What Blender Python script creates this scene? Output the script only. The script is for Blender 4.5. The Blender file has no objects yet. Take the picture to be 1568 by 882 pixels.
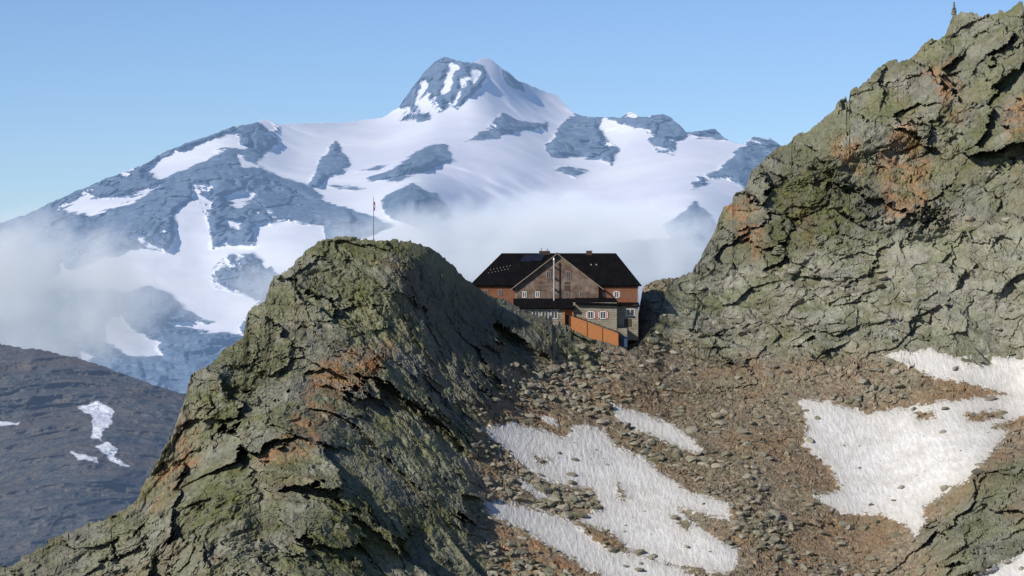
import bpy, math, numpy as np, random
from mathutils import Vector
random.seed(3)
F=4446.0; CX=784.0; CY=441.0
def W(px,py,D): return ((px-CX)/F*D, D, (CY-py)/F*D)
sc=bpy.context.scene
# ------------------------------------------------------------ noise
def h3(ix,iy,iz,s):
    with np.errstate(over='ignore'):
        h=(ix.astype(np.uint32)*np.uint32(374761393)+iy.astype(np.uint32)*np.uint32(668265263)+iz.astype(np.uint32)*np.uint32(2246822519)+np.uint32(s*3266489917%4294967296))
        h=(h^(h>>np.uint32(13)))*np.uint32(1274126177)
        h=(h^(h>>np.uint32(16)))*np.uint32(2654435761)
        h=h^(h>>np.uint32(15))
    return (h&np.uint32(0xffffff)).astype(np.float32)/np.float32(16777216)
def vnoise(x,y,z,s=0):
    fx=np.floor(x);fy=np.floor(y);fz=np.floor(z)
    ix=fx.astype(np.int64);iy=fy.astype(np.int64);iz=fz.astype(np.int64)
    u=x-fx;v=y-fy;w=z-fz
    u=u*u*u*(u*(u*6-15)+10);v=v*v*v*(v*(v*6-15)+10);w=w*w*w*(w*(w*6-15)+10)
    r=0
    for a in (0,1):
        for b in (0,1):
            for c in (0,1):
                r=r+h3(ix+a,iy+b,iz+c,s)*(u if a else 1-u)*(v if b else 1-v)*(w if c else 1-w)
    return r*2-1
def fbm(P,scale,octv=4,s=0,rough=.5,ridge=False):
    x,y,z=P; a=1;t=0;n=0;f=1/scale
    for o in range(octv):
        q=vnoise(x*f+o*17.3,y*f+o*7.1,z*f-o*3.7,s+o)
        if ridge: q=1-2*abs(q)
        t=t+a*q;n+=a;a*=rough;f*=2.03
    return t/n
def facet(P,scale,s=0,step=.5):
    x,y,z=[(c/scale).astype(np.float32) for c in P]
    cx=np.floor(x).astype(np.int64);cy=np.floor(y).astype(np.int64);cz=np.floor(z).astype(np.int64)
    best=np.full(x.shape,9.,np.float32);v=np.zeros_like(best)
    for a in (-1,0,1):
        for b in (-1,0,1):
            for c in (-1,0,1):
                i=cx+a;j=cy+b;k=cz+c
                dx=x-(i+h3(i,j,k,s));dy=y-(j+h3(i,j,k,s+1));dz=z-(k+h3(i,j,k,s+2))
                d=dx*dx+dy*dy+dz*dz
                m=d<best
                n1=h3(i,j,k,s+3)*2-1;n2=h3(i,j,k,s+4)*2-1;n3=h3(i,j,k,s+5)*2-1
                val=dx*n1+dy*n2+dz*n3+step*(h3(i,j,k,s+6)-.5)
                v=np.where(m,val,v);best=np.where(m,d,best)
    return v*scale
def sstep(a,b,x):
    t=np.clip((x-a)/(b-a),0,1);return t*t*(3-2*t)
def sdf(px,py,poly):
    """signed distance, + inside"""
    d=np.full(px.shape,1e9);ins=np.zeros(px.shape,bool);n=len(poly)
    for i in range(n):
        x1,y1=poly[i];x2,y2=poly[(i+1)%n]
        ex,ey=x2-x1,y2-y1
        t=np.clip(((px-x1)*ex+(py-y1)*ey)/(ex*ex+ey*ey+1e-9),0,1)
        d=np.minimum(d,(px-x1-t*ex)**2+(py-y1-t*ey)**2)
        if y1!=y2:
            c=((y1>py)!=(y2>py))&(px<(x2-x1)*(py-y1)/(y2-y1)+x1)
            ins^=c
    d=np.sqrt(d);return np.where(ins,d,-d)
def usdf(px,py,polys):
    r=np.full(px.shape,-1e3)
    for p in polys: r=np.maximum(r,sdf(px,py,p))
    return r
def rbf(ctrl):
    c=np.array(ctrl,float);xy=c[:,:2]/100;n=len(c)
    R=np.sqrt(((xy[:,None]-xy[None])**2).sum(-1)+.15)
    A=np.zeros((n+3,n+3));A[:n,:n]=R;A[:n,n]=1;A[:n,n+1:]=xy;A[n,:n]=1;A[n+1:,:n]=xy.T
    A[:n,:n]-=np.eye(n)*.03
    w=np.linalg.solve(A,np.concatenate([c[:,2],[0,0,0]]))
    def f(px,py):
        x=px/100;y=py/100;r=w[n]+w[n+1]*x+w[n+2]*y
        for i in range(n): r=r+w[i]*np.sqrt((x-xy[i,0])**2+(y-xy[i,1])**2+.15)
        return r
    return f
# ------------------------------------------------------------ mesh helpers
def grid_mesh(name,X,Y,Z,attrs,mat,smooth=False):
    r,c=X.shape
    me=bpy.data.meshes.new(name)
    co=np.stack([X,Y,Z],-1).reshape(-1,3).astype(np.float32)
    me.vertices.add(len(co));me.vertices.foreach_set('co',co.ravel())
    idx=np.arange(r*c).reshape(r,c)
    q=np.stack([idx[:-1,:-1],idx[:-1,1:],idx[1:,1:],idx[1:,:-1]],-1).reshape(-1,4)
    me.loops.add(q.size);me.loops.foreach_set('vertex_index',q.ravel().astype(np.int32))
    me.polygons.add(len(q));me.polygons.foreach_set('loop_start',(np.arange(len(q))*4).astype(np.int32))
    me.polygons.foreach_set('loop_total',np.full(len(q),4,np.int32))
    me.update(calc_edges=True)
    me.polygons.foreach_set('use_smooth',np.full(len(q),smooth,bool))
    for k,v in attrs.items():
        a=me.attributes.new(k,'FLOAT','POINT');a.data.foreach_set('value',v.astype(np.float32).ravel())
    me.materials.append(mat);me.validate()
    ob=bpy.data.objects.new(name,me);sc.collection.objects.link(ob);return ob
def soup(name,co,faces,mat,attrs=None,smooth=False):
    me=bpy.data.meshes.new(name)
    me.vertices.add(len(co));me.vertices.foreach_set('co',co.astype(np.float32).ravel())
    k=faces.shape[1]
    me.loops.add(faces.size);me.loops.foreach_set('vertex_index',faces.ravel().astype(np.int32))
    me.polygons.add(len(faces));me.polygons.foreach_set('loop_start',(np.arange(len(faces))*k).astype(np.int32))
    me.polygons.foreach_set('loop_total',np.full(len(faces),k,np.int32))
    me.update(calc_edges=True);me.polygons.foreach_set('use_smooth',np.full(len(faces),smooth,bool))
    for kk,v in (attrs or {}).items():
        a=me.attributes.new(kk,'FLOAT','POINT');a.data.foreach_set('value',v.astype(np.float32).ravel())
    me.materials.append(mat)
    ob=bpy.data.objects.new(name,me);sc.collection.objects.link(ob);return ob
# ------------------------------------------------------------ node helper
class N:
    def __init__(s,name,vol=False):
        s.m=bpy.data.materials.new(name);s.m.use_nodes=True;s.t=s.m.node_tree;s.t.nodes.clear()
        s.out=s.t.nodes.new('ShaderNodeOutputMaterial');s.co=s.t.nodes.new('ShaderNodeTexCoord').outputs['Object']
    def n(s,ty,**k):
        nd=s.t.nodes.new(ty)
        for a,b in k.items(): setattr(nd,a,b)
        return nd
    def l(s,a,b):
        if isinstance(a,(int,float)): b.default_value=a
        elif isinstance(a,tuple): b.default_value=a if len(a)!=3 or b.type!='RGBA' else a+(1,)
        else: s.t.links.new(a,b)
    def noise(s,sc_,det=6,ro=.6,vec=None,dist=0):
        nd=s.n('ShaderNodeTexNoise');s.l(vec or s.co,nd.inputs['Vector']);nd.inputs['Scale'].default_value=sc_
        nd.inputs['Detail'].default_value=det;nd.inputs['Roughness'].default_value=ro;nd.inputs['Distortion'].default_value=dist
        return nd.outputs[0]
    def mapr(s,v,a,b,c=0.,d=1.):
        nd=s.n('ShaderNodeMapRange');s.l(v,nd.inputs[0]);nd.inputs[1].default_value=a;nd.inputs[2].default_value=b
        nd.inputs[3].default_value=c;nd.inputs[4].default_value=d;return nd.outputs[0]
    def math(s,op,a,b=0.,c=0.):
        nd=s.n('ShaderNodeMath',operation=op);s.l(a,nd.inputs[0]);s.l(b,nd.inputs[1]);s.l(c,nd.inputs[2]);return nd.outputs[0]
    def mix(s,f,a,b,mode='MIX'):
        nd=s.n('ShaderNodeMix',data_type='RGBA',blend_type=mode);s.l(f,nd.inputs[0]);s.l(a,nd.inputs[6]);s.l(b,nd.inputs[7]);return nd.outputs[2]
    def attr(s,name):
        nd=s.n('ShaderNodeAttribute',attribute_name=name);return nd.outputs['Fac']
    def scale(s,v,rot=(0,0,0)):
        nd=s.n('ShaderNodeMapping');s.l(s.co,nd.inputs[0]);nd.inputs['Scale'].default_value=v;nd.inputs['Rotation'].default_value=rot;return nd.outputs[0]
    def bump(s,h,dist,st=1.,nrm=None):
        nd=s.n('ShaderNodeBump');s.l(h,nd.inputs['Height']);nd.inputs['Distance'].default_value=dist;s.l(st,nd.inputs['Strength'])
        if nrm: s.l(nrm,nd.inputs['Normal'])
        return nd.outputs[0]
    def done(s,col,rough=.9,nrm=None,em=None,ems=0.,metal=0.,spec=.2):
        p=s.n('ShaderNodeBsdfPrincipled');s.l(col,p.inputs['Base Color']);s.l(rough,p.inputs['Roughness'])
        p.inputs['Metallic'].default_value=metal;p.inputs['Specular IOR Level'].default_value=spec
        if nrm: s.l(nrm,p.inputs['Normal'])
        if em: s.l(em,p.inputs['Emission Color']);p.inputs['Emission Strength'].default_value=ems
        s.t.links.new(p.outputs[0],s.out.inputs[0]);return s.m
def normz(s):
    g=s.n('ShaderNodeNewGeometry');x=s.n('ShaderNodeSeparateXYZ');s.l(g.outputs['True Normal'],x.inputs[0]);return x.outputs[2]
# ------------------------------------------------------------ materials
def rock_material(name,stone_only=False):
    s=N(name)
    tilt=s.scale((1,1,.4),(.15,.5,.1))
    mid=s.noise(.18,7,.65);fine=s.noise(1.3,8,.7);fine2=s.noise(5,5,.7)
    col=s.mix(s.mapr(mid,.36,.64),(.135,.132,.105),(.31,.305,.245))
    col=s.mix(s.mapr(s.noise(.11,6,.7,tilt),.45,.61,0,.7),col,(.21,.218,.11))
    col=s.mix(s.mapr(s.noise(.3,6,.7),.57,.7,0,.55),col,(.39,.385,.325))
    col=s.mix(s.mapr(s.noise(.3,7,.7,tilt),.55,.67,0,.5),col,(.08,.08,.065))
    col=s.mix(s.mapr(s.noise(.045,8,.72),.52,.64,0,.45),col,(.125,.13,.085))
    col=s.mix(s.mapr(s.noise(.07,7,.75),.55,.67,0,.6),col,(.235,.15,.085))
    if not stone_only:
        scr=s.attr('scree')
        slb=s.mix(s.mapr(s.noise(.35,7,.7),.36,.62),(.165,.16,.13),(.38,.375,.305))
        slb=s.mix(s.mapr(s.noise(.13,6,.7),.5,.62,0,.6),slb,(.255,.268,.15))
        slb=s.mix(s.mapr(s.noise(.09,7,.7),.57,.67,0,.5),slb,(.23,.17,.11))
        col=s.mix(s.math('MULTIPLY',s.attr('slab'),.8),col,slb)
        scol=s.mix(s.mapr(fine,.4,.6),(.155,.11,.068),(.39,.305,.205))
        cell=s.n('ShaderNodeTexVoronoi');s.l(s.co,cell.inputs['Vector']);cell.inputs['Scale'].default_value=1.9
        bw=s.n('ShaderNodeSeparateColor');s.l(cell.outputs['Color'],bw.inputs[0])
        scol=s.mix(s.mapr(bw.outputs[0],0,1,0,.8),scol,s.mix(bw.outputs[1],(.46,.40,.31),(.10,.075,.05)))
        scol=s.mix(s.mapr(s.noise(.05,6,.7),.43,.60,0,.65),scol,(.30,.17,.085))
        scol=s.mix(s.mapr(s.noise(.08,6,.7,s.scale((1,1,2))),.53,.66,0,.55),scol,(.26,.26,.18))
        scol=s.mix(s.mapr(s.noise(.06,7,.7,s.scale((1,1.3,1),(0,0,1))),.56,.66,0,.55),scol,(.10,.085,.06))
        col=s.mix(s.math('MULTIPLY',scr,.85),col,scol)
        col=s.mix(s.math('MULTIPLY',s.attr('orange'),s.mapr(s.noise(.3,7,.7,tilt),.40,.6,0,.85)),col,(.38,.20,.095))
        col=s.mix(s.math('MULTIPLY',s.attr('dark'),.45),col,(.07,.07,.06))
        nz=normz(s)
        gf=s.math('MULTIPLY',s.mapr(nz,.3,.7),s.mapr(s.noise(.12,7,.7),.47,.59))
        gf=s.math('MAXIMUM',s.math('MULTIPLY',gf,s.math('SUBTRACT',.65,s.math('MULTIPLY',scr,.55))),s.math('MULTIPLY',s.attr('green'),s.mapr(s.noise(.4,7,.75),.38,.55)))
        gcol=s.mix(s.mapr(fine,.35,.65),(.048,.06,.02),(.18,.18,.065))
        col=s.mix(gf,col,gcol)
    else:
        isl=s.attr('rnd')
        col=s.mix(s.mapr(isl,0,1,.3,.75),col,s.mix(isl,(.14,.11,.075),(.40,.36,.285)))
    col=s.mix(s.mapr(fine,.42,.30,0,.5),col,(.05,.05,.04))
    col=s.mix(s.mapr(fine2,.56,.72,0,.45),col,(.50,.48,.40))
    h=s.math('ADD',s.math('MULTIPLY',fine,.8),s.math('MULTIPLY',fine2,.3))
    nrm=s.bump(h,.42,1.)
    rough=.92
    if not stone_only:
        sn=s.math('ADD',s.attr('snow'),s.mapr(s.noise(.9,6,.7),.25,.75,-9,9))
        sf=s.mapr(sn,-.6,.6)
        v=s.scale((2.2,.45,1),(0,0,.5))
        rip=s.noise(.8,4,.6,v)
        dirt=s.mapr(s.noise(.16,7,.7),.46,.72,0,.6)
        edge=s.mapr(s.attr('snow'),0,28,.55,0)
        scol=s.mix(s.math('MAXIMUM',dirt,edge),(.72,.71,.69),(.42,.385,.315))
        scol=s.mix(s.mapr(rip,.38,.6,.5,0),scol,(.45,.44,.42))
        spk=s.mapr(s.noise(3.5,3,.6),.63,.68)
        scol=s.mix(s.math('MULTIPLY',spk,.75),scol,(.2,.17,.13))
        col=s.mix(sf,col,scol)
        nsn=s.bump(rip,.22,1.)
        mx=s.n('ShaderNodeMix',data_type='VECTOR');s.l(sf,mx.inputs[0]);s.l(nrm,mx.inputs[4]);s.l(nsn,mx.inputs[5]);nrm=mx.outputs[1]
    return s.done(col,rough,nrm,spec=.15)
def simple(name,c1,c2,scale_=3.,rough=.8,bump=.02,metal=0.,spec=.3,sv=(1,1,1)):
    s=N(name);v=s.scale(sv);f=s.noise(scale_,6,.65,v)
    return s.done(s.mix(s.mapr(f,.35,.65),c1,c2),rough,s.bump(f,bump) if bump else None,metal=metal,spec=spec)
def shingle(name,c1,c2,c3,w=.35,h=.22):
    s=N(name)
    sp=s.n('ShaderNodeSeparateXYZ');s.l(s.co,sp.inputs[0]);cb=s.n('ShaderNodeCombineXYZ')
    s.l(s.math('ADD',sp.outputs[0],sp.outputs[1]),cb.inputs[0]);s.l(sp.outputs[2],cb.inputs[1])
    b=s.n('ShaderNodeTexBrick');s.l(cb.outputs[0],b.inputs['Vector']);b.inputs['Scale'].default_value=1
    b.inputs['Brick Width'].default_value=w;b.inputs['Row Height'].default_value=h;b.inputs['Mortar Size'].default_value=.02
    s.l(c1,b.inputs['Color1']);s.l(c2,b.inputs['Color2']);s.l((.03,.025,.02),b.inputs['Mortar'])
    col=s.mix(s.mapr(s.noise(.5,6,.7),.42,.62),b.outputs[0],c3)
    return s.done(col,.85,s.bump(b.outputs[1],-.03),spec=.2)
ROCK=rock_material('alpine_rock');STONE=rock_material('loose_stone',True)
def far_material(name,rock1,rock2,snowc,haze_glow,hz,sc_,edge=8,shade=.85,rb=.8,brown=None):
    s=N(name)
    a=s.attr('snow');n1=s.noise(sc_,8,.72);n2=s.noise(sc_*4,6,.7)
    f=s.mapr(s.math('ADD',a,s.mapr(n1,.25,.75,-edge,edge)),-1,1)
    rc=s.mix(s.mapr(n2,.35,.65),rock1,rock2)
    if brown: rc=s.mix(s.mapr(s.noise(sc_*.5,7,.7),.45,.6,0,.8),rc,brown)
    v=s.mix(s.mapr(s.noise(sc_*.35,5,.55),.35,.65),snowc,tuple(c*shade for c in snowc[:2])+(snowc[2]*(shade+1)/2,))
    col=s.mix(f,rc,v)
    return s.done(col,.95,s.bump(n2,.05/sc_,s.mapr(f,0,1,rb,.05)),em=haze_glow,ems=hz,spec=.0)  # distance haze painted in as a constant bluish emission
FARM=far_material('glacier_massif_haze_glow',(.055,.082,.13),(.11,.14,.185),(.54,.545,.575),(.17,.275,.46,1),.54,.004,6,.86,.4)  # bluish rock tones and the glow stand in for air haze
HILLM=far_material('scree_hillside_haze_glow',(.030,.038,.045),(.10,.095,.085),(.60,.61,.64),(.13,.20,.34,1),.34,.018,3,brown=(.095,.075,.06))
# ------------------------------------------------------------ NEAR TERRAIN
sil=[(-160,925),(-60,895),(0,872),(40,850),(100,815),(160,795),(205,773),(225,735),(250,695),(268,655),(280,620),(293,575),(318,562),(345,538),(372,515),(380,478),(405,462),(415,428),(447,405),(478,378),(500,364),(530,362),(560,369),(600,368),(640,374),(665,383),(690,402),(715,428),(745,450),(790,470),(835,484),(870,500),(905,520),(945,530),(962,536),(978,530),(990,512),(1008,490),(1016,460),(1024,436),(1032,430),(1060,420),(1078,385),(1095,352),(1106,320),(1125,300),(1142,288),(1150,262),(1178,240),(1195,222),(1235,203),(1262,180),(1290,155),(1325,128),(1355,100),(1405,82),(1425,62),(1446,52),(1460,17),(1490,22),(1530,20),(1568,4),(1640,-30),(1760,-60)]
ctrl=[(-160,925,395),(0,872,405),(100,815,410),(205,773,412),(250,695,420),(293,575,430),(375,500,442),(415,430,450),(505,363,458),(560,368,460),(640,372,463),(690,400,470),(720,430,476),(800,475,482),(900,520,486),(960,536,488),
(500,450,446),(510,600,422),(470,700,402),(440,800,387),(450,900,374),(300,800,392),(250,900,385),(0,1000,380),(330,650,418),(400,560,432),
(600,450,451),(600,600,431),(600,750,405),(600,880,388),(680,520,456),(720,620,446),(745,660,443),(740,760,424),(740,900,398),
(880,560,478),(880,660,456),(900,760,437),(1000,880,415),(1050,700,455),(1000,600,478),(1200,600,480),(1130,800,432),(1200,900,415),(1350,700,462),(1350,820,436),(1350,920,415),(1450,760,440),(1500,720,440),(1500,880,405),(1568,620,474),(1568,760,425),(1568,900,400),(1700,700,420),
(1010,500,503),(1020,440,516),(1060,420,522),(1100,500,506),(1200,500,502),(1100,560,490),(1300,530,492),(1500,545,486),(1620,540,480),
(1200,410,515),(1350,385,510),(1500,335,505),(1650,300,498),(1110,320,532),(1190,225,545),(1290,155,550),(1450,50,556),(1568,5,552),(1760,-60,550),(1300,280,530),(1450,200,532),(1600,130,525),(1400,310,517),(1150,370,522),
(-160,1050,380),(400,1050,350),(800,1050,375),(1200,1050,380),(1700,1050,370)]
Dn=rbf(ctrl)
CO,RO=1260,680
pxs=np.linspace(-150,1740,CO)
sx,sy=zip(*sil);silh=np.interp(pxs,sx,sy)
kk=np.exp(-.5*(np.arange(-60,61)/20.)**2);kk/=kk.sum()
sms=np.convolve(np.pad(silh,60,mode='edge'),kk,'valid')
one=np.zeros_like(pxs)
jag=facet((pxs,one,one),17,5,.9)*.3+facet((pxs,one+3,one),7,9,.9)*.3+fbm((pxs,one,one),30,4,3)*3
silh=silh+np.clip(jag,-7,7)*np.where((pxs>880)&(pxs<1000),.3,1)*np.where((pxs>490)&(pxs<700),.5,1)
bot=1040.
v=np.linspace(0,1,RO)[:,None]
PX=np.broadcast_to(pxs,(RO,CO)).copy();PY=bot+(sms[None]-bot)*v+(silh-sms)[None]*v**5
D0=Dn(PX,PY)
P=((PX-CX)/F*D0,D0*1.0,(CY-PY)/F*D0)
snowN=[[(738,657),(785,645),(835,660),(862,668),(882,650),(925,657),(943,682),(985,700),(1020,728),(1060,755),(1117,770),(1118,797),(1080,788),(1037,778),(1078,812),(1132,842),(1128,868),(1110,880),(1050,868),(1000,858),(962,842),(930,812),(890,802),(882,790),(925,780),(902,748),(860,742),(820,728),(790,705),(765,680)],
[(738,765),(775,768),(830,782),(880,800),(930,842),(990,852),(1040,868),(1075,895),(960,895),(900,872),(850,842),(795,808),(752,788)],
[(938,618),(985,633),(1030,648),(1080,690),(1060,694),(1020,676),(975,660),(945,642)],[(795,731),(848,762),(828,764),(800,748)],
[(1350,545),(1425,533),(1470,549),(1580,543),(1640,560),(1640,650),(1568,612),(1535,602),(1480,587),(1425,578),(1390,558)],
[(1222,612),(1252,612),(1290,622),(1330,632),(1400,622),(1450,613),(1520,607),(1568,600),(1640,640),(1568,638),(1520,652),(1545,662),(1512,700),(1480,737),(1445,755),(1413,780),(1420,800),(1400,822),(1385,802),(1340,787),(1290,787),(1245,762),(1287,750),(1270,715),(1230,680),(1236,650)],
[(1495,880),(1540,857),(1580,842),(1640,900),(1500,900)],[(830,640),(850,636),(856,652),(840,650)]]
holes=[[(1470,550),(1520,545),(1518,556),(1478,558)],[(1400,632),(1428,630),(1432,640),(1408,644)],[(1475,635),(1530,628),(1535,640),(1485,645)],[(945,745),(962,760),(950,765)],[(865,750),(905,748),(920,775),(885,788)],[(1030,790),(1060,800),(1050,812)],[(820,700),(840,705),(830,712)]]
snow=usdf(PX,PY,snowN);snow=np.minimum(snow,-usdf(PX,PY,holes))
scree=sstep(-25,25,sdf(PX,PY,[(738,640),(800,560),(960,533),(1000,520),(1080,545),(1230,548),(1350,535),(1430,560),(1700,620),(1700,680),(1560,690),(1490,745),(1420,820),(1430,1100),(745,1100),(735,760)])+fbm(P,6,4,21)*28)
slab=sstep(-20,20,sdf(PX,PY,[(1015,430),(1080,425),(1180,400),(1350,385),(1500,335),(1760,270),(1760,600),(1430,555),(1230,548),(1080,545),(1005,520)])+fbm(P,8,3,23)*22)
orange=sstep(-12,8,usdf(PX,PY,[[(1112,320),(1150,312),(1166,370),(1160,395),(1145,385),(1130,345)],[(1348,225),(1395,180),(1420,260),(1415,320),(1355,335)],[(1205,300),(1240,320),(1240,370),(1215,350)],[(1545,150),(1580,140),(1580,210),(1545,205)],[(1270,220),(1320,210),(1310,270)],[(1420,110),(1460,90),(1450,170)],[(500,540),(600,520),(570,580),(520,600),(480,690),(380,730),(450,650)],[(740,800),(830,830),(900,882),(780,890)],[(270,640),(300,620),(300,700),(240,780)]])+fbm(P,5,4,33)*14)
green=sstep(-15,20,usdf(PX,PY,[[(470,370),(640,372),(660,385),(600,400),(500,398)],[(490,420),(600,430),(560,470),(500,470)],[(1165,280),(1270,255),(1310,330),(1290,380),(1215,365),(1175,385)],[(1480,200),(1568,60),(1568,110),(1490,260),(1440,330)],[(460,790),(560,745),(690,790),(640,850),(480,900),(430,850)],[(300,600),(420,560),(390,640),(300,700)],[(860,520),(930,540),(900,560),(870,545)],[(300,720),(400,680),(380,800),(250,850)]])+fbm(P,7,4,44)*26)*.9
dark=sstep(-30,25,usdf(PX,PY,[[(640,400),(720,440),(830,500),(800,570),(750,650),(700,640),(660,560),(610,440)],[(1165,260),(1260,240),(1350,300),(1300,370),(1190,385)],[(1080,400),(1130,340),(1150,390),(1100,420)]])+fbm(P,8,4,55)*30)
a=.5;Pt=(P[0]*math.cos(a)+P[2]*math.sin(a),P[1]*.8,(-P[0]*math.sin(a)+P[2]*math.cos(a))*.34)
wx=fbm(P,4,5,201,.62)*2.4;wz=fbm(P,4,5,207,.62)*2.2
Pt=(Pt[0]+wx,Pt[1]+wz*.5,Pt[2]+wz)
snw=sstep(-6,10,snow);rk=1-np.maximum(scree*.85,slab*.8);rk=rk*(1-snw)
cliff=sstep(1050,1150,PX)*sstep(420,330,PY+ (1300-PX)*.18)
calm=.3+.7*sstep(-.15,.25,fbm(P,14,3,511))
disp=-(fbm(P,22,6,1,.50,True)*2.7*rk*(1+.4*cliff)+facet(Pt,15,13,.06)*.36*rk*(.4+cliff)+ facet(Pt,9,11,.08)*.58*rk+facet(Pt,4,17,.07)*.34*rk*calm)
disp-= facet(Pt,1.9,31,.14)*.28*rk*(1-snw)*calm
Pr=(P[0]*1.0+P[2]*.45,P[1],P[2]*.33-P[0]*.1)
disp-= fbm(Pr,2.6,5,333,.58,True)*.55*rk*calm
vary=.4+.6*sstep(-.2,.3,fbm(P,9,3,301))
disp-=facet(P,.8,41,.8)*.5*(1-snw)*scree*vary
disp-=facet(P,1.2,43,.35)*.2*(1-snw)*(1-scree)*vary
disp-= facet(P,3.4,47,.3)*.34*slab*(1-snw)*calm+facet(P,7,49,.22)*.28*slab*(1-snw)
disp-= fbm(P,.9,3,61,.65)*.2*(1-snw)
disp-= fbm(P,9,3,63)*.8*(scree)*(1-snw*.5)
disp-= snw*.25
edgef=sstep(1,.93,v)
D=D0+disp*(.35+.65*edgef)
X=(PX-CX)/F*D;Y=D.copy();Z=(CY-PY)/F*D
zr=(facet(P,2.2,71,.6)*.12+facet(P,.9,77,.6)*.1)*(1-snw)
Z=Z+zr
bx=[];by=[];bz=[]
for s_ in (.6,1.5,3,6,10,16,25,40,60):
    w=fbm((X[-1],Y[-1]+s_,Z[-1]),6,3,81)*min(s_*.2,2)
    bx.append(X[-1]);by.append(Y[-1]+s_);bz.append(Z[-1]-s_*.85-.3*s_**.5+w)
ext=lambda A,B:np.concatenate([A,np.array(B)],0)
AT={}
for k,A in dict(snow=snow,scree=scree,orange=orange,green=green,dark=dark,slab=slab).items():
    AT[k]=np.concatenate([A]+[A[-1:]]*9,0)
AT['snow'][-9:]=-50
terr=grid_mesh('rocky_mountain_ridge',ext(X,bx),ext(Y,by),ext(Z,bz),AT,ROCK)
# ------------------------------------------------------------ saddle ground that carries the hut
sx2=[600,700,900,965,978,984,1003,1020,1100,1200];sy2=[500,503,503,500,480,440,430,426,424,440]
px2=np.linspace(600,1180,420);sl2=np.interp(px2,sx2,sy2)+facet((px2,px2*0,px2*0),9,3,.8)*.35
v2=np.linspace(0,1,150)[:,None];PX2=np.broadcast_to(px2,(150,420)).copy();PY2=570+(sl2-570)*v2
D2=rbf([(600,570,492),(800,570,492),(960,570,490),(1100,570,497),(600,503,525),(800,503,525),(950,503,524),(985,440,519),(1003,432,519),(1015,428,522),(985,500,507),(1100,424,536),(1180,440,540),(1005,500,506),(990,470,511),(1005,465,512),(1100,500,518),(800,530,503),(960,530,500)])(PX2,PY2)
P2=((PX2-CX)/F*D2,D2,(CY-PY2)/F*D2)
D2=D2-facet(P2,3,5)*.35-facet(P2,1.2,8,.8)*.4
X2=(PX2-CX)/F*D2;Z2=(CY-PY2)/F*D2+facet(P2,1.2,12,.8)*.15;Y2=D2
bx=[];by=[];bz=[]
for s_ in (1,3,7,15,30,50): bx.append(X2[-1]);by.append(Y2[-1]+s_);bz.append(Z2[-1]-s_*.7)
z0=np.zeros((156,420))
grid_mesh('saddle_ground',ext(X2,bx),ext(Y2,by),ext(Z2,bz),dict(snow=z0-50,scree=z0+.6,orange=z0,green=z0,dark=z0,slab=z0),ROCK)
# ------------------------------------------------------------ loose boulders
def ico():
    import bmesh
    bm=bmesh.new();bmesh.ops.create_icosphere(bm,subdivisions=2,radius=1);bm.verts.ensure_lookup_table()
    c=np.array([v_.co[:] for v_ in bm.verts]);f=np.array([[v_.index for v_ in fa.verts] for fa in bm.faces]);bm.free();return c,f
IC,IF=ico()
rng=np.random.default_rng(5)
def boulders(name,weight,count,smin,smax,seed,power=3.):
    w=weight.ravel().copy();w[w<0]=0
    ids=rng.choice(len(w),count,p=w/w.sum(),replace=False)
    cs=[];fs=[];rs=[]
    var=[]
    for k in range(24):
        c=IC.copy()
        for _ in range(9):
            n=rng.normal(size=3);n/=np.linalg.norm(n);t=rng.uniform(.45,.8);d=c@n
            c=c-np.outer(np.maximum(d-t,0),n)
        c*=np.array([rng.uniform(.8,1.5),rng.uniform(.7,1.2),rng.uniform(.4,.7)])
        var.append(c)
    Xf,Yf,Zf=X.ravel(),Y.ravel(),Z.ravel()
    for q,i in enumerate(ids):
        r=smin+(smax-smin)*rng.random()**power
        an=rng.uniform(0,6.28);ca,sa=math.cos(an),math.sin(an);ti=rng.normal(0,.35);ct,st=math.cos(ti),math.sin(ti)
        c=var[rng.integers(24)]*r
        R=np.array([[ca,-sa,0],[sa,ca,0],[0,0,1]])@np.array([[1,0,0],[0,ct,-st],[0,st,ct]])
        cs.append(c@R.T+np.array([Xf[i],Yf[i],Zf[i]+r*.05]));fs.append(IF+q*len(IC));rs.append(np.full(len(IC),rng.random()))
    return soup(name,np.concatenate(cs),np.concatenate(fs),STONE,{'rnd':np.concatenate(rs)})
inframe=((PY<920)&(v<.985)).astype(float)
nosn=(snow<-3)*(D0>0)
cl=.15+sstep(0,.35,fbm(P,12,3,401))
boulders('scree_boulders',(scree*nosn*cl+.014*(snow>2)+.06*(abs(snow)<5))*inframe,5000,.12,1.1,1,5.)
boulders('slab_boulders',(slab*nosn*cl)*inframe,450,.2,1.3,2,4.)
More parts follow.
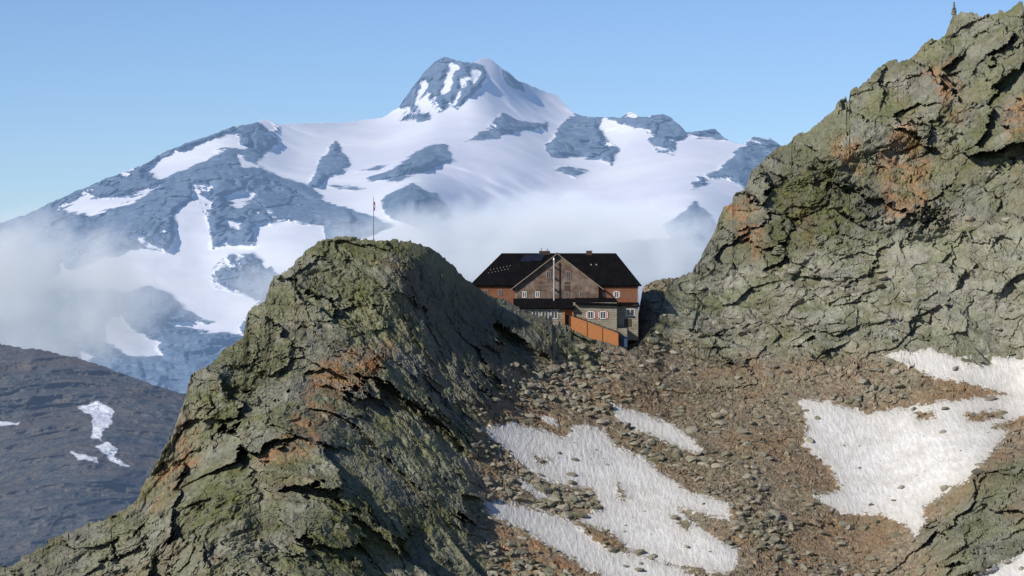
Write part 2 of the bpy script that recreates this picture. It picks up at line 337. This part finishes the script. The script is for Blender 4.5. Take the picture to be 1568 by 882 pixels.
# ------------------------------------------------------------ LEFT HILL
def sheet(name,silp,ctrl,bot,res,mat,disp,polys,back=1.,sm=True,jagA=1.):
    c,r=res;sx_,sy_=zip(*silp);px=np.linspace(sx_[0],sx_[-1],c);sl=np.interp(px,sx_,sy_)
    sl=sl+(fbm((px,px*0,px*0),12,4,7,.6))*2.5*jagA+facet((px,px*0,px*0),6,9,.7)*.25*jagA
    vv=np.linspace(0,1,r)[:,None];A=np.broadcast_to(px,(r,c)).copy();B=bot+(sl[None]-bot)*vv
    Dd=rbf(ctrl)(A,B);Pp=((A-CX)/F*Dd,Dd,(CY-B)/F*Dd)
    sn=polys(A,B,Pp)
    dd,zz=disp(A,B,Pp,sn);Dd=Dd+dd
    x=(A-CX)/F*Dd;z=(CY-B)/F*Dd+zz*np.minimum(1,(1-vv)*25+.2)
    L=Dd.mean()*.02
    bx=[];by=[];bz=[]
    for k in (1,2,4,8,16): bx.append(x[-1]);by.append(Dd[-1]+k*L*.3);bz.append(z[-1]-k*L*.22*back)
    at=np.concatenate([sn]+[sn[-1:]]*5,0)
    return grid_mesh(name,ext(x,bx),ext(Dd,by),ext(z,bz),dict(snow=at),mat,sm)
hsn=[[(118,622),(150,615),(173,632),(170,650),(155,660),(156,676),(140,672),(143,642)],[(105,690),(150,698),(150,705),(120,703)],[(148,684),(165,678),(180,688),(175,699),(197,714),(185,713),(160,695)],[(-20,641),(30,646),(28,650),(-20,651)]]
def hdisp(A,B,Pp,sn):
    return -(fbm(Pp,260,6,3,.55,True)*85+fbm((Pp[0]+Pp[2],Pp[1]*.5,Pp[2]*.6),30,5,6,.65)*14),fbm(Pp,60,4,9)*3+fbm(Pp,12,3,19)*.8
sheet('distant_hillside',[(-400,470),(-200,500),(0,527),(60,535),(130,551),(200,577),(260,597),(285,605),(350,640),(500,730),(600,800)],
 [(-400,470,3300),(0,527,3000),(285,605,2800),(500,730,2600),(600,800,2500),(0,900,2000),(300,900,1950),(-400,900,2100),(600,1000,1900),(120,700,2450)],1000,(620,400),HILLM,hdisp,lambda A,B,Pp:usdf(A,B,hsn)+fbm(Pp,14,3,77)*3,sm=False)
# ------------------------------------------------------------ FAR MASSIF
fs_=[(-900,470),(-300,430),(-100,380),(0,342),(50,324),(100,300),(160,275),(225,250),(245,235),(300,215),(350,196),(385,190),(405,182),(425,190),(470,188),(540,187),(585,180),(610,165),(625,142),(650,110),(668,92),(680,87),(700,93),(722,97),(735,89),(748,89),(765,101),(795,124),(850,145),(875,170),(885,177),(950,180),(965,171),(980,180),(1018,174),(1040,190),(1050,202),(1095,196),(1110,213),(1135,222),(1155,210),(1180,212),(1200,225),(1320,240),(1600,300),(2200,380)]
rocks=[[(680,84),(722,95),(740,100),(748,118),(738,134),(722,150),(712,152),(700,166),(690,160),(672,175),(650,150),(662,186),(612,184),(625,168),(600,160),(640,100)],[(768,105),(795,122),(802,140),(785,135),(772,120)],
[(560,274),(600,256),(650,228),(682,218),(698,248),(672,252),(650,264),(610,278)],[(700,222),(738,204),(770,174),(800,185),(838,189),(835,202),(790,201),(765,212),(735,213)],
[(836,220),(868,183),(890,172),(925,174),(918,195),(933,215),(948,232),(938,252),(890,238),(843,242)],[(925,178),(975,174),(1018,166),(1048,190),(1054,205),(1035,218),(1030,234),(1005,228),(983,196),(945,190)],
[(1048,204),(1060,195),(1098,190),(1112,213),(1090,208),(1070,210)],[(1056,290),(1070,268),(1098,261),(1125,240),(1137,220),(1155,205),(1200,215),(1260,230),(1300,300),(1150,290),(1120,277),(1090,274),(1070,290)],
[(470,288),(490,245),(514,217),(537,250),(524,267),(500,273),(488,290)],[(583,314),(610,290),(632,278),(656,293),(668,296),(684,318),(707,337),(640,347),(598,334)],[(1015,345),(1045,323),(1065,309),(1094,335),(1102,370),(1030,370)],
[(-900,430),(-100,345),(0,328),(100,293),(225,243),(300,207),(405,176),(428,195),(424,222),(395,250),(430,272),(480,287),(500,307),(540,320),(600,345),(560,360),(500,372),(495,345),(430,340),(392,350),(388,376),(325,380),(322,350),(302,300),(270,322),(266,372),(255,384),(190,377),(100,420),(-300,500)],
[(318,412),(350,390),(385,388),(410,405),(440,432),(405,462),(360,448),(330,440)],[(500,285),(560,288),(540,293)],[(545,262),(600,250),(580,262)],[(845,262),(870,255),(900,262),(880,270)],[(-400,430),(100,440),(200,450),(230,440),(262,452),(300,488),(360,505),(400,460),(450,420),(500,390),(600,385),(700,380),(900,375),(1000,365),(1300,370),(1300,700),(-400,700)]]
snows=[[(225,262),(250,240),(300,228),(350,205),(362,198),(372,225),(352,226),(330,232),(290,258),(245,278)],[(85,322),(130,300),(190,303),(240,286),(205,310),(140,330),(115,327)],[(343,302),(386,294),(390,310),(365,317),(345,312)],[(365,240),(395,255),(372,256)],[(345,335),(370,338),(365,350),(335,345)],
[(150,490),(185,480),(200,500),(240,520),(250,545),(200,545),(160,520)],[(245,495),(300,490),(350,500),(380,515),(300,505)],[(110,530),(150,545),(130,560)],[(645,125),(655,130),(640,165),(628,175)],[(690,100),(700,100),(692,130),(682,150),(676,140)],[(705,120),(716,120),(700,160),(690,170)],[(722,108),(735,110),(725,125)]]
def fsn(A,B,Pp):
    r=usdf(A,B,rocks)+fbm(Pp,160,5,95,.65)*6;s_=usdf(A,B,snows)+fbm(Pp,90,5,97,.7)*10
    st=fbm((Pp[0]+Pp[2]*.9,Pp[1]*.35,Pp[2]*.5),150,6,91,.72)
    s2=-r
    s2=s2+np.where(r>0,sstep(.02,.24,st)*np.minimum(r+6,24)*(A<455)*(A>90),0)+np.where((r>0)&(A>600)&(B<200)&(A<760),sstep(-.02,.25,st)*np.minimum(r+4,14),0)
    s2=s2+np.where((r>0)&(A>820)&(B<300),sstep(.15,.4,st)*np.minimum(r+4,12),0)
    return np.maximum(s2,s_)
def fdisp(A,B,Pp,sn):
    r=sstep(3,-10,sn)*np.where(B<190,.6,1)
    Ps=(Pp[0]+Pp[2]*.5,Pp[1]*.4,Pp[2])
    big=fbm(Pp,1500,3,2,.5)*240
    d=big-r*(fbm(Ps,330,6,5,.62,True)*140+40+facet(Ps,120,4)*.5)-(1-r)*(fbm(Pp,600,4,8,.5)*120)
    return d,(r*fbm(Pp,110,4,15,.6)*14)
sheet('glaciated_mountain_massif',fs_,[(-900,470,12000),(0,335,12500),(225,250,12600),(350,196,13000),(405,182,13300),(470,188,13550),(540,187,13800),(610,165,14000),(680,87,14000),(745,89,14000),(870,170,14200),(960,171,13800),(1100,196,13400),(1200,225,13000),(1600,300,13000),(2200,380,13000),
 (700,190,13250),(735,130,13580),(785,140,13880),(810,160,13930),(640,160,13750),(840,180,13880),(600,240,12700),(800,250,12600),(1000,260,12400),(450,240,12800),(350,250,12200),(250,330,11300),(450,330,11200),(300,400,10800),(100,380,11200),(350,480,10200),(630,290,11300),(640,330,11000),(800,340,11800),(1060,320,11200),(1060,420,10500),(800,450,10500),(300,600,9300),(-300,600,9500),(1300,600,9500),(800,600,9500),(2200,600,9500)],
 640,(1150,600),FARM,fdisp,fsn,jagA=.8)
s=N('valley_floor');f=s.noise(.0006,8,.6);VM=s.done(s.mix(f,(.05,.07,.06),(.12,.13,.11)),.95)
n=60;gx,gy=np.meshgrid(np.linspace(-45000,45000,n),np.linspace(-30000,60000,n))
grid_mesh('valley_ground',gx,gy,-1400+fbm((gx,gy,gx*0),6000,4,3)*150,{},VM,True)
# ------------------------------------------------------------ CLOUDS (scattering volumes plus added glow)
def cloud(name,px,py,D,w,h,dep,dens,col,ems,thr,nsc,seed):
    bpy.ops.mesh.primitive_ico_sphere_add(subdivisions=3,radius=1,location=W(px,py,D));ob=bpy.context.object;ob.name=name
    k=D/F;ob.scale=(w*k/2,dep,h*k/2)
    s=N(name+'_vapour');sp=s.n('ShaderNodeVectorMath',operation='LENGTH');s.l(s.co,sp.inputs[0])
    g=s.n('ShaderNodeNewGeometry').outputs['Position']
    m=s.n('ShaderNodeMapping');s.l(g,m.inputs[0]);m.inputs['Location'].default_value=(seed*91.,seed*37.,0);nz=s.noise(nsc,4,.6,m.outputs[0])
    fall=s.math('SUBTRACT',1.,sp.outputs['Value'])
    dn=s.mapr(s.math('ADD',nz,s.math('MULTIPLY',fall,.55)),thr,thr+.3)
    dn=s.math('MULTIPLY',s.math('MULTIPLY',dn,s.mapr(fall,0,.3)),dens)
    sca=s.n('ShaderNodeVolumeScatter');sca.inputs['Color'].default_value=(.9,.93,1,1);s.l(dn,sca.inputs['Density']);sca.inputs['Anisotropy'].default_value=0.
    em=s.n('ShaderNodeEmission');s.l(col,em.inputs[0]);s.l(s.math('MULTIPLY',dn,ems),em.inputs[1])  # self-glow added to the vapour, supplies part of its daylight brightness
    ad=s.n('ShaderNodeAddShader');s.l(sca.outputs[0],ad.inputs[0]);s.l(em.outputs[0],ad.inputs[1]);s.l(ad.outputs[0],s.out.inputs['Volume'])
    s.m.cycles.volume_step_rate=1.6
    ob.data.materials.append(s.m);return ob
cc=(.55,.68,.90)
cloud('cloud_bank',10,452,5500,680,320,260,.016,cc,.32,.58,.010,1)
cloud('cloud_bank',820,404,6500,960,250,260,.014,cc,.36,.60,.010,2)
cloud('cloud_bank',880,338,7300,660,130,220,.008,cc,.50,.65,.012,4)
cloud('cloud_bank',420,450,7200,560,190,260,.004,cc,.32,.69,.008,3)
# ------------------------------------------------------------ HUT
hut=bpy.data.objects.new('mountain_hut',None);sc.collection.objects.link(hut)
HD=503.;HK=F/HD
hut.location=W(850,441,HD)
def hx(px): return (px-850)/HK
def hz(py): return (441-py)/HK
RED=shingle('red_larch_shingle',(.36,.13,.065),(.23,.09,.05),(.22,.11,.07));GREY=shingle('weathered_shingle',(.21,.135,.10),(.13,.085,.065),(.25,.19,.15),.3,.2)
STN=shingle('field_stone_wall',(.36,.32,.24),(.20,.18,.13),(.30,.27,.21),.6,.3)
ROOF=N('dark_sheet_roof')
_w=ROOF.n('ShaderNodeTexWave',wave_type='BANDS',bands_direction='X');ROOF.l(ROOF.co,_w.inputs[0]);_w.inputs['Scale'].default_value=.55
ROOF=ROOF.done(ROOF.mix(ROOF.mapr(ROOF.noise(.8,6,.7),.35,.7),(.004,.0042,.0055),(.010,.0095,.011)),.7,ROOF.bump(ROOF.mapr(_w.outputs[1],.9,1),.04),spec=.05)
FASC=simple('dark_fascia',(.03,.02,.02),(.06,.04,.035));WHITE=simple('white_paint',(.75,.74,.72),(.82,.81,.79),bump=0)
ORG=simple('orange_larch_boards',(.52,.21,.07),(.36,.14,.05),2,.7,.02,sv=(6,6,.5));TRIM=simple('pale_weathered_trim',(.20,.16,.13),(.29,.25,.21))
GLASS=simple('window_glass',(.02,.025,.03),(.04,.05,.06),1,.08,0,spec=.6);MET=simple('galvanised_metal',(.5,.51,.52),(.62,.62,.62),4,.35,0,metal=.6)
SOL=simple('solar_panel',(.010,.013,.025),(.016,.02,.035),1,.25,0,spec=.4);CONC=simple('concrete',(.33,.32,.3),(.42,.41,.38))
REDP=simple('red_shutter_paint',(.40,.05,.035),(.33,.04,.03),bump=0);BLK=simple('dark_timber',(.05,.035,.025),(.08,.05,.035))
def part(name,vs,fs,mat,par=hut):
    me=bpy.data.meshes.new(name);me.from_pydata([tuple(a) for a in vs],[],fs);me.materials.append(mat)
    ob=bpy.data.objects.new(name,me);sc.collection.objects.link(ob)
    import bmesh
    bm=bmesh.new();bm.from_mesh(me);bmesh.ops.recalc_face_normals(bm,faces=bm.faces);bm.to_mesh(me);bm.free()
    if par: ob.parent=par
    return ob
def box(name,x0,x1,y0,y1,z0,z1,mat,par=hut):
    return part(name,[(x,y,z) for z in (z0,z1) for x,y in ((x0,y0),(x1,y0),(x1,y1),(x0,y1))],[(0,3,2,1),(4,5,6,7),(0,1,5,4),(1,2,6,5),(2,3,7,6),(3,0,4,7)],mat,par)
def prism(name,prof,y0,y1,mat,par=hut):
    n=len(prof);vs=[(x,y0,z) for x,z in prof]+[(x,y1,z) for x,z in prof]
    return part(name,vs,[tuple(range(n)),tuple(range(2*n-1,n-1,-1))]+[(i,(i+1)%n,n+(i+1)%n,n+i) for i in range(n)],mat,par)
def slabp(name,quad,th,mat):
    q=[Vector(a) for a in quad];n=(q[1]-q[0]).cross(q[2]-q[0]).normalized()
    if n.z<0:n=-n
    k=len(q);vs=q+[a-n*th for a in q]
    return part(name,vs,[tuple(range(k)),tuple(range(2*k-1,k-1,-1))]+[(i,(i+1)%k,k+(i+1)%k,k+i) for i in range(k)],mat)
def window(x,z,w,h,y,shut=None,fr=WHITE,mull=True):
    t=.09
    box('window_glass_pane',x-w/2+t,x+w/2-t,y-.03,y+.02,z-h/2+t,z+h/2-t,GLASS)
    box('window_frame_left',x-w/2,x-w/2+t,y-.09,y+.02,z-h/2,z+h/2,fr);box('window_frame_right',x+w/2-t,x+w/2,y-.09,y+.02,z-h/2,z+h/2,fr)
    box('window_frame_top',x-w/2+t,x+w/2-t,y-.085,y+.02,z+h/2-t,z+h/2,fr);box('window_sill',x-w/2+t,x+w/2-t,y-.13,y+.02,z-h/2,z-h/2+t,fr)
    if mull: box('window_mullion',x-.035,x+.035,y-.07,y-.035,z-h/2+t,z+h/2-t,fr)
    if shut:
        for sg in (-1,1):
            x0=x-w/2-.06-w*.32 if sg<0 else x+w/2+.06
            box('window_shutter',x0,x0+w*.32,y-.07,y+.01,z-h/2,z+h/2,shut)
            box('window_shutter_stripe',x0+w*.1,x0+w*.22,y-.085,y-.072,z-h/2+.1,z+h/2-.1,WHITE)
eL,eR=hx(724),hx(977);ez=hz(436);rz=hz(387);rl,rr=hx(768),hx(945);dp=12.
gl,gr,gx_=hx(790),hx(916),hx(853)
lowz=-9.
box('left_wing_wall',eL,gl-.01,0.,dp,lowz,ez,RED);box('right_wing_wall',gr+.01,eR,0.,dp,lowz,ez,RED)
gy0=-1.2
prism('gable_wall',[(gl,lowz),(gr,lowz),(gr,ez+.1),(gx_,rz-.25),(gl,ez+.1)],gy0,dp*.5,GREY)
box('corner_board',gl-.12,gl+.1,gy0-.06,gy0+.2,lowz+2,ez+.05,TRIM);box('corner_board',eR-.12,eR+.05,-.06,.2,lowz+2,ez,TRIM)
ov=.6;o0=-ov;o1=dp+ov;xl=eL-ov;xr=eR+ov;ze=ez-.1
A=(xl,o0,ze);B=(xr,o0,ze);C=(xr,o1,ze);Dq=(xl,o1,ze);R1=(rl,dp/2,rz);R2=(rr,dp/2,rz)
slabp('roof_front_slope',[A,B,R2,R1],.22,ROOF);slabp('roof_back_slope',[Dq,C,R2,R1],.22,ROOF)
slabp('roof_left_hip',[A,R1,Dq],.22,ROOF);slabp('roof_right_hip',[B,R2,C],.22,ROOF)
gf=gy0-.7;gz=rz+.06
sl_=(gz-(ez+.1))/(gx_-gl)
gle=gl-.9;gre=gr+.9
zl=gz-sl_*(gx_-gle)
zl=max(zl,ez-.6)
slabp('gable_roof_left',[(gle,gf,zl),(gx_,gf,gz),(gx_,dp/2,gz),(gle,0.6,zl)],.2,ROOF)
slabp('gable_roof_right',[(gre,gf,zl),(gx_,gf,gz+.004),(gx_,dp/2,gz+.004),(gre,0.6,zl)],.2,ROOF)
def verge(x0,z0,x1,z1,nm):
    part(nm,[(x0,gf-.05,z0-.32),(x1,gf-.05,z1-.32),(x1,gf-.05,z1-.16),(x0,gf-.05,z0-.16),(x0,gf+.03,z0-.32),(x1,gf+.03,z1-.32),(x1,gf+.03,z1-.16),(x0,gf+.03,z0-.16)],[(0,1,2,3),(7,6,5,4),(0,4,5,1),(1,5,6,2),(2,6,7,3),(3,7,4,0)],TRIM)
verge(gle,zl,gx_,gz,'bargeboard_left');verge(gre,zl,gx_,gz,'bargeboard_right')
box('gable_band',gl+.12,gr-.01,gy0-.05,gy0+.02,ez-.1,ez,TRIM)
for wx in (840,870):window(hx(wx),hz(421),.8,1.2,gy0,None,TRIM)
for wx in (803,823,868,890):window(hx(wx),hz(451),.7,1.05,gy0,None,WHITE if wx<830 else TRIM)
window(hx(944),hz(451),.75,1.15,0.,REDP);window(hx(925),hz(451),.6,.9,0.,None,TRIM)
window(hx(744),hz(448),.7,1.,0.,None,TRIM);window(hx(766),hz(448),.7,1.,0.,None,TRIM)
box('dark_loft_hatch',hx(864),hx(873),gy0-.04,gy0+.02,hz(447),hz(432),BLK)
def cyl(name,x,y,z0,z1,r,mat,par=hut,seg=14,r2=None):
    r2=r if r2 is None else r2
    vs=[(x+rr_*math.cos(6.2832*i/seg),y+rr_*math.sin(6.2832*i/seg),z) for z,rr_ in ((z0,r),(z1,r2)) for i in range(seg)]
    return part(name,vs,[tuple(range(seg-1,-1,-1)),tuple(range(seg,2*seg))]+[(i,(i+1)%seg,seg+(i+1)%seg,seg+i) for i in range(seg)],mat,par)
cyl('metal_flue',hx(848),gf-.25,hz(462),hz(398),.13,MET);cyl('flue_cowl',hx(848),gf-.25,hz(398)+.01,hz(395),.22,MET,r2=.08)
for q in (408,425,442): box('flue_bracket',hx(848)-.2,hx(848)+.2,gf-.14,gy0,hz(q)-.04,hz(q)+.04,MET)
def chim(x0,x1,ztop,y,mat):
    box('chimney',x0,x1,y,y+.9,rz-1.2,ztop,mat);box('chimney_cap',x0-.12,x1+.12,y-.12,y+1.02,ztop+.01,ztop+.12,CONC)
chim(hx(899),hx(908),hz(386)+.25,dp/2-.4,BLK)
box('roof_vent_box',hx(826),hx(843),dp/2-.5,dp/2+.4,rz-.3,hz(384)+.05,FASC);cyl('roof_vent_pipe',hx(829),dp/2,hz(384)+.06,hz(379),.12,MET);cyl('roof_vent_pipe',hx(838),dp/2,hz(384)+.06,hz(380),.16,MET)
pn=Vector((0,-(rz-ze),dp/2+ov)).normalized();up=Vector((0,dp/2+ov,rz-ze)).normalized()
def onroof(x,t): return Vector((x,o0,ze))+up*t
Lr=math.hypot(dp/2+ov,rz-ze)
for (a0,a1,t0,t1) in ((796,812,.72,.94),(813,829,.74,.96)):
    q=[onroof(hx(a0),Lr*t0),onroof(hx(a1),Lr*t0),onroof(hx(a1)+.9,Lr*t1),onroof(hx(a0)+.9,Lr*t1)]
    slabp('solar_panel',[a+pn*.12 for a in q],.06,SOL)
for i in range(7):
    for j in (0,1):
        c=onroof(hx(748+i*5+j*3),Lr*(.38+.02*i+.1*j));box('snow_guard',c.x-.06,c.x+.06,c.y-.08,c.y+.02,c.z-.02,c.z+.07,CONC)
for xx in (906,914): 
    c=onroof(hx(xx),Lr*.62);box('roof_hook',c.x-.1,c.x+.1,c.y-.12,c.y,c.z,c.z+.22,MET)
ay=-5.2
box('annex_window_wall',hx(792),hx(862),ay,gy0-.01,lowz,hz(471),STN)
box('annex_stone_wall',hx(877),hx(943),ay+.4,gy0-.01,lowz,hz(463),STN)
box('annex_porch_wall',hx(862)+.005,hx(877)-.005,ay+.6,gy0-.01,lowz,hz(470),ORG)
box('annex_side_wing',hx(943)+.005,hx(976),-3.,-.01,lowz,hz(467),STN)
slabp('annex_roof_left',[(hx(786),ay-.7,hz(471)),(hx(880),ay-.7,hz(471)),(hx(880),gy0-.02,hz(457)),(hx(786),gy0-.02,hz(457))],.3,ROOF)
slabp('annex_roof_right',[(hx(880)+.005,ay-.3,hz(464)),(hx(947),ay-.3,hz(466)),(hx(947)-.6,gy0-.02,hz(456)),(hx(880)+.005,gy0-.02,hz(456))],.25,ROOF)
slabp('side_wing_roof',[(hx(943)+.1,-3.4,hz(467)),(hx(978),-3.4,hz(468)),(hx(978),-.02,hz(463)),(hx(943)+.1,-.02,hz(463))],.2,ROOF)
for wx in (806,820,834,848): window(hx(wx),hz(482),1.15,1.35,ay,None,WHITE)
box('white_facade_band',hx(797),hx(857),ay-.03,ay+.01,hz(474.6),hz(473),WHITE)
for wx in (903,922): window(hx(wx),hz(482),1.0,1.3,ay+.4,REDP)
window(hx(964),hz(478),1.5,1.2,-3.,None,WHITE);box('side_wing_door',hx(955),hx(966),-3.06,-2.99,hz(500),hz(488),BLK)
box('porch_door',hx(866),hx(873),ay+.55,ay+.61,hz(500),hz(482),BLK)
for xx in (863,876): box('porch_post',hx(xx)-.09,hx(xx)+.09,ay-.1,ay+.1,lowz,hz(473)-.0,ORG)
prism('boarded_stair_enclosure',[(hx(874),hz(530)),(hx(944),hz(545)),(hx(944),hz(509)),(hx(874),hz(483))],-8.5,-6.6,ORG)
slabp('stair_enclosure_roof',[(hx(872),-8.75,hz(480.5)),(hx(946.5),-8.75,hz(508)),(hx(946.5),-6.4,hz(508)),(hx(872),-6.4,hz(480.5))],.13,ROOF)
for t in (.33,.66):
    x_=hx(874)+(hx(944)-hx(874))*t;zt=hz(483)+(hz(509)-hz(483))*t;box('stair_batten',x_-.04,x_+.04,-8.56,-8.49,hz(530),zt-.05,BLK)
box('cellar_block',hx(944)+.01,hx(958),-6.6,-3.01,lowz-2,hz(502),STN)
box('water_tank',hx(950),hx(958),-7.6,-6.62,hz(530),hz(514),simple('blue_plastic',(.03,.06,.13),(.04,.08,.16),bump=0))
# ------------------------------------------------------------ flagpole, cairns
def ground(px,py,pxr=3):
    k=np.argmax(np.where(abs(PX-px)<4,Z,-1e9));return Vector((X.ravel()[k],Y.ravel()[k],Z.ravel()[k]))
fp=bpy.data.objects.new('flagpole',None);sc.collection.objects.link(fp);g=ground(572,365);fp.location=(W(572,0,g.y)[0],g.y,g.z-.3)
top=(441-303)/F*g.y-fp.location.z
cyl('pole',0,0,0,top,.055,BLK,fp,10,.035)
part('pole_cap',[(0,0,top+.15),(.08,0,top+.05),(0,.08,top+.05),(-.08,0,top+.05),(0,-.08,top+.05),(0,0,top-.02)],[(0,1,2),(0,2,3),(0,3,4),(0,4,1),(5,2,1),(5,3,2),(5,4,3),(5,1,4)],MET,fp)
FR=simple('flag_red',(.5,.03,.03),(.42,.02,.02),bump=0);FW=simple('flag_white',(.7,.7,.7),(.78,.78,.78),bump=0)
for b_,(mt) in enumerate((FR,FW,FR)):
    vs=[];fs=[]
    for i in range(9):
        for j in range(4):
            t=j/3;u=(b_+t)/3
            vs.append((.05+.024*i*(1+.2*math.sin(u*5)),.08*math.sin(i*1.5+u*3),top-.5-1.4*u-.03*i))
    for i in range(8):
        for j in range(3): a_=i*4+j;fs.append((a_,a_+1,a_+5,a_+4))
    part('flag_stripe',vs,fs,mt,fp)
def cairn(px,wid,hgt,n,seed,name='stone_cairn',pos=None):
    r_=np.random.default_rng(seed);g=pos or ground(px,0);cs=[];fs=[];q=0;rs=[]
    for i in range(n):
        t=i/n;lay=max(1,int(5*(1-t)*min(1,wid/1.2)))
        for k in range(lay):
            an=6.28*k/lay+r_.random();rad=wid*.32*(1-.65*t) if lay>1 else 0
            c=IC.copy()
            for _ in range(8):
                nn=r_.normal(size=3);nn/=np.linalg.norm(nn);c=c-np.outer(np.maximum(c@nn-.6,0),nn)
            c=c*np.array([wid*.38*(1-.45*t),wid*.33*(1-.4*t),hgt/n*.95])
            cs.append(c+np.array([g.x+rad*math.cos(an),g.y+rad*math.sin(an),g.z-.15+hgt*(i+.5)/n]));fs.append(IF+q*len(IC));q+=1;rs.append(np.full(len(IC),r_.random()*.5))
    soup(name,np.concatenate(cs),np.concatenate(fs),STONE,{'rnd':np.concatenate(rs)})
cairn(1459,.95,2.5,9,4)
k=np.argmin((PX-1193)**2+(PY-391)**2);cairn(1193,2.4,1.7,5,8,pos=Vector((X.ravel()[k],Y.ravel()[k],Z.ravel()[k])))
# ------------------------------------------------------------ light, sky, camera
d=Vector((.66,.57,-.51)).normalized()
L=bpy.data.lights.new('sun','SUN');L.energy=4.8;L.angle=math.radians(.5);L.color=(1,.935,.82)
lo=bpy.data.objects.new('sun',L);sc.collection.objects.link(lo);lo.rotation_euler=d.to_track_quat('-Z','Y').to_euler()
w=bpy.data.worlds.new('World');sc.world=w;w.use_nodes=True;nt=w.node_tree;nt.nodes.clear()
sk=nt.nodes.new('ShaderNodeTexSky');sk.sky_type='NISHITA';sk.sun_disc=False;sk.sun_elevation=math.asin(-d.z);sk.sun_rotation=math.atan2(-d.x,-d.y)%(2*math.pi)
sk.altitude=3000;sk.air_density=1.;sk.dust_density=.8;sk.ozone_density=2.
mt_=nt.nodes.new('ShaderNodeMix');mt_.data_type='RGBA';mt_.blend_type='MULTIPLY';mt_.inputs[0].default_value=1;mt_.inputs[7].default_value=(.90,1.02,1.25,1)
bg=nt.nodes.new('ShaderNodeBackground');bg.inputs[1].default_value=.092;o=nt.nodes.new('ShaderNodeOutputWorld')
nt.links.new(sk.outputs[0],mt_.inputs[6]);nt.links.new(mt_.outputs[2],bg.inputs[0]);nt.links.new(bg.outputs[0],o.inputs[0])
cam=bpy.data.cameras.new('camera');cam.sensor_width=36;cam.lens=F/1568*36;cam.clip_start=1;cam.clip_end=90000
co_=bpy.data.objects.new('camera',cam);sc.collection.objects.link(co_);co_.rotation_euler=(math.pi/2,0,0);sc.camera=co_
sc.view_settings.view_transform='Standard';sc.view_settings.look='None';sc.view_settings.exposure=0
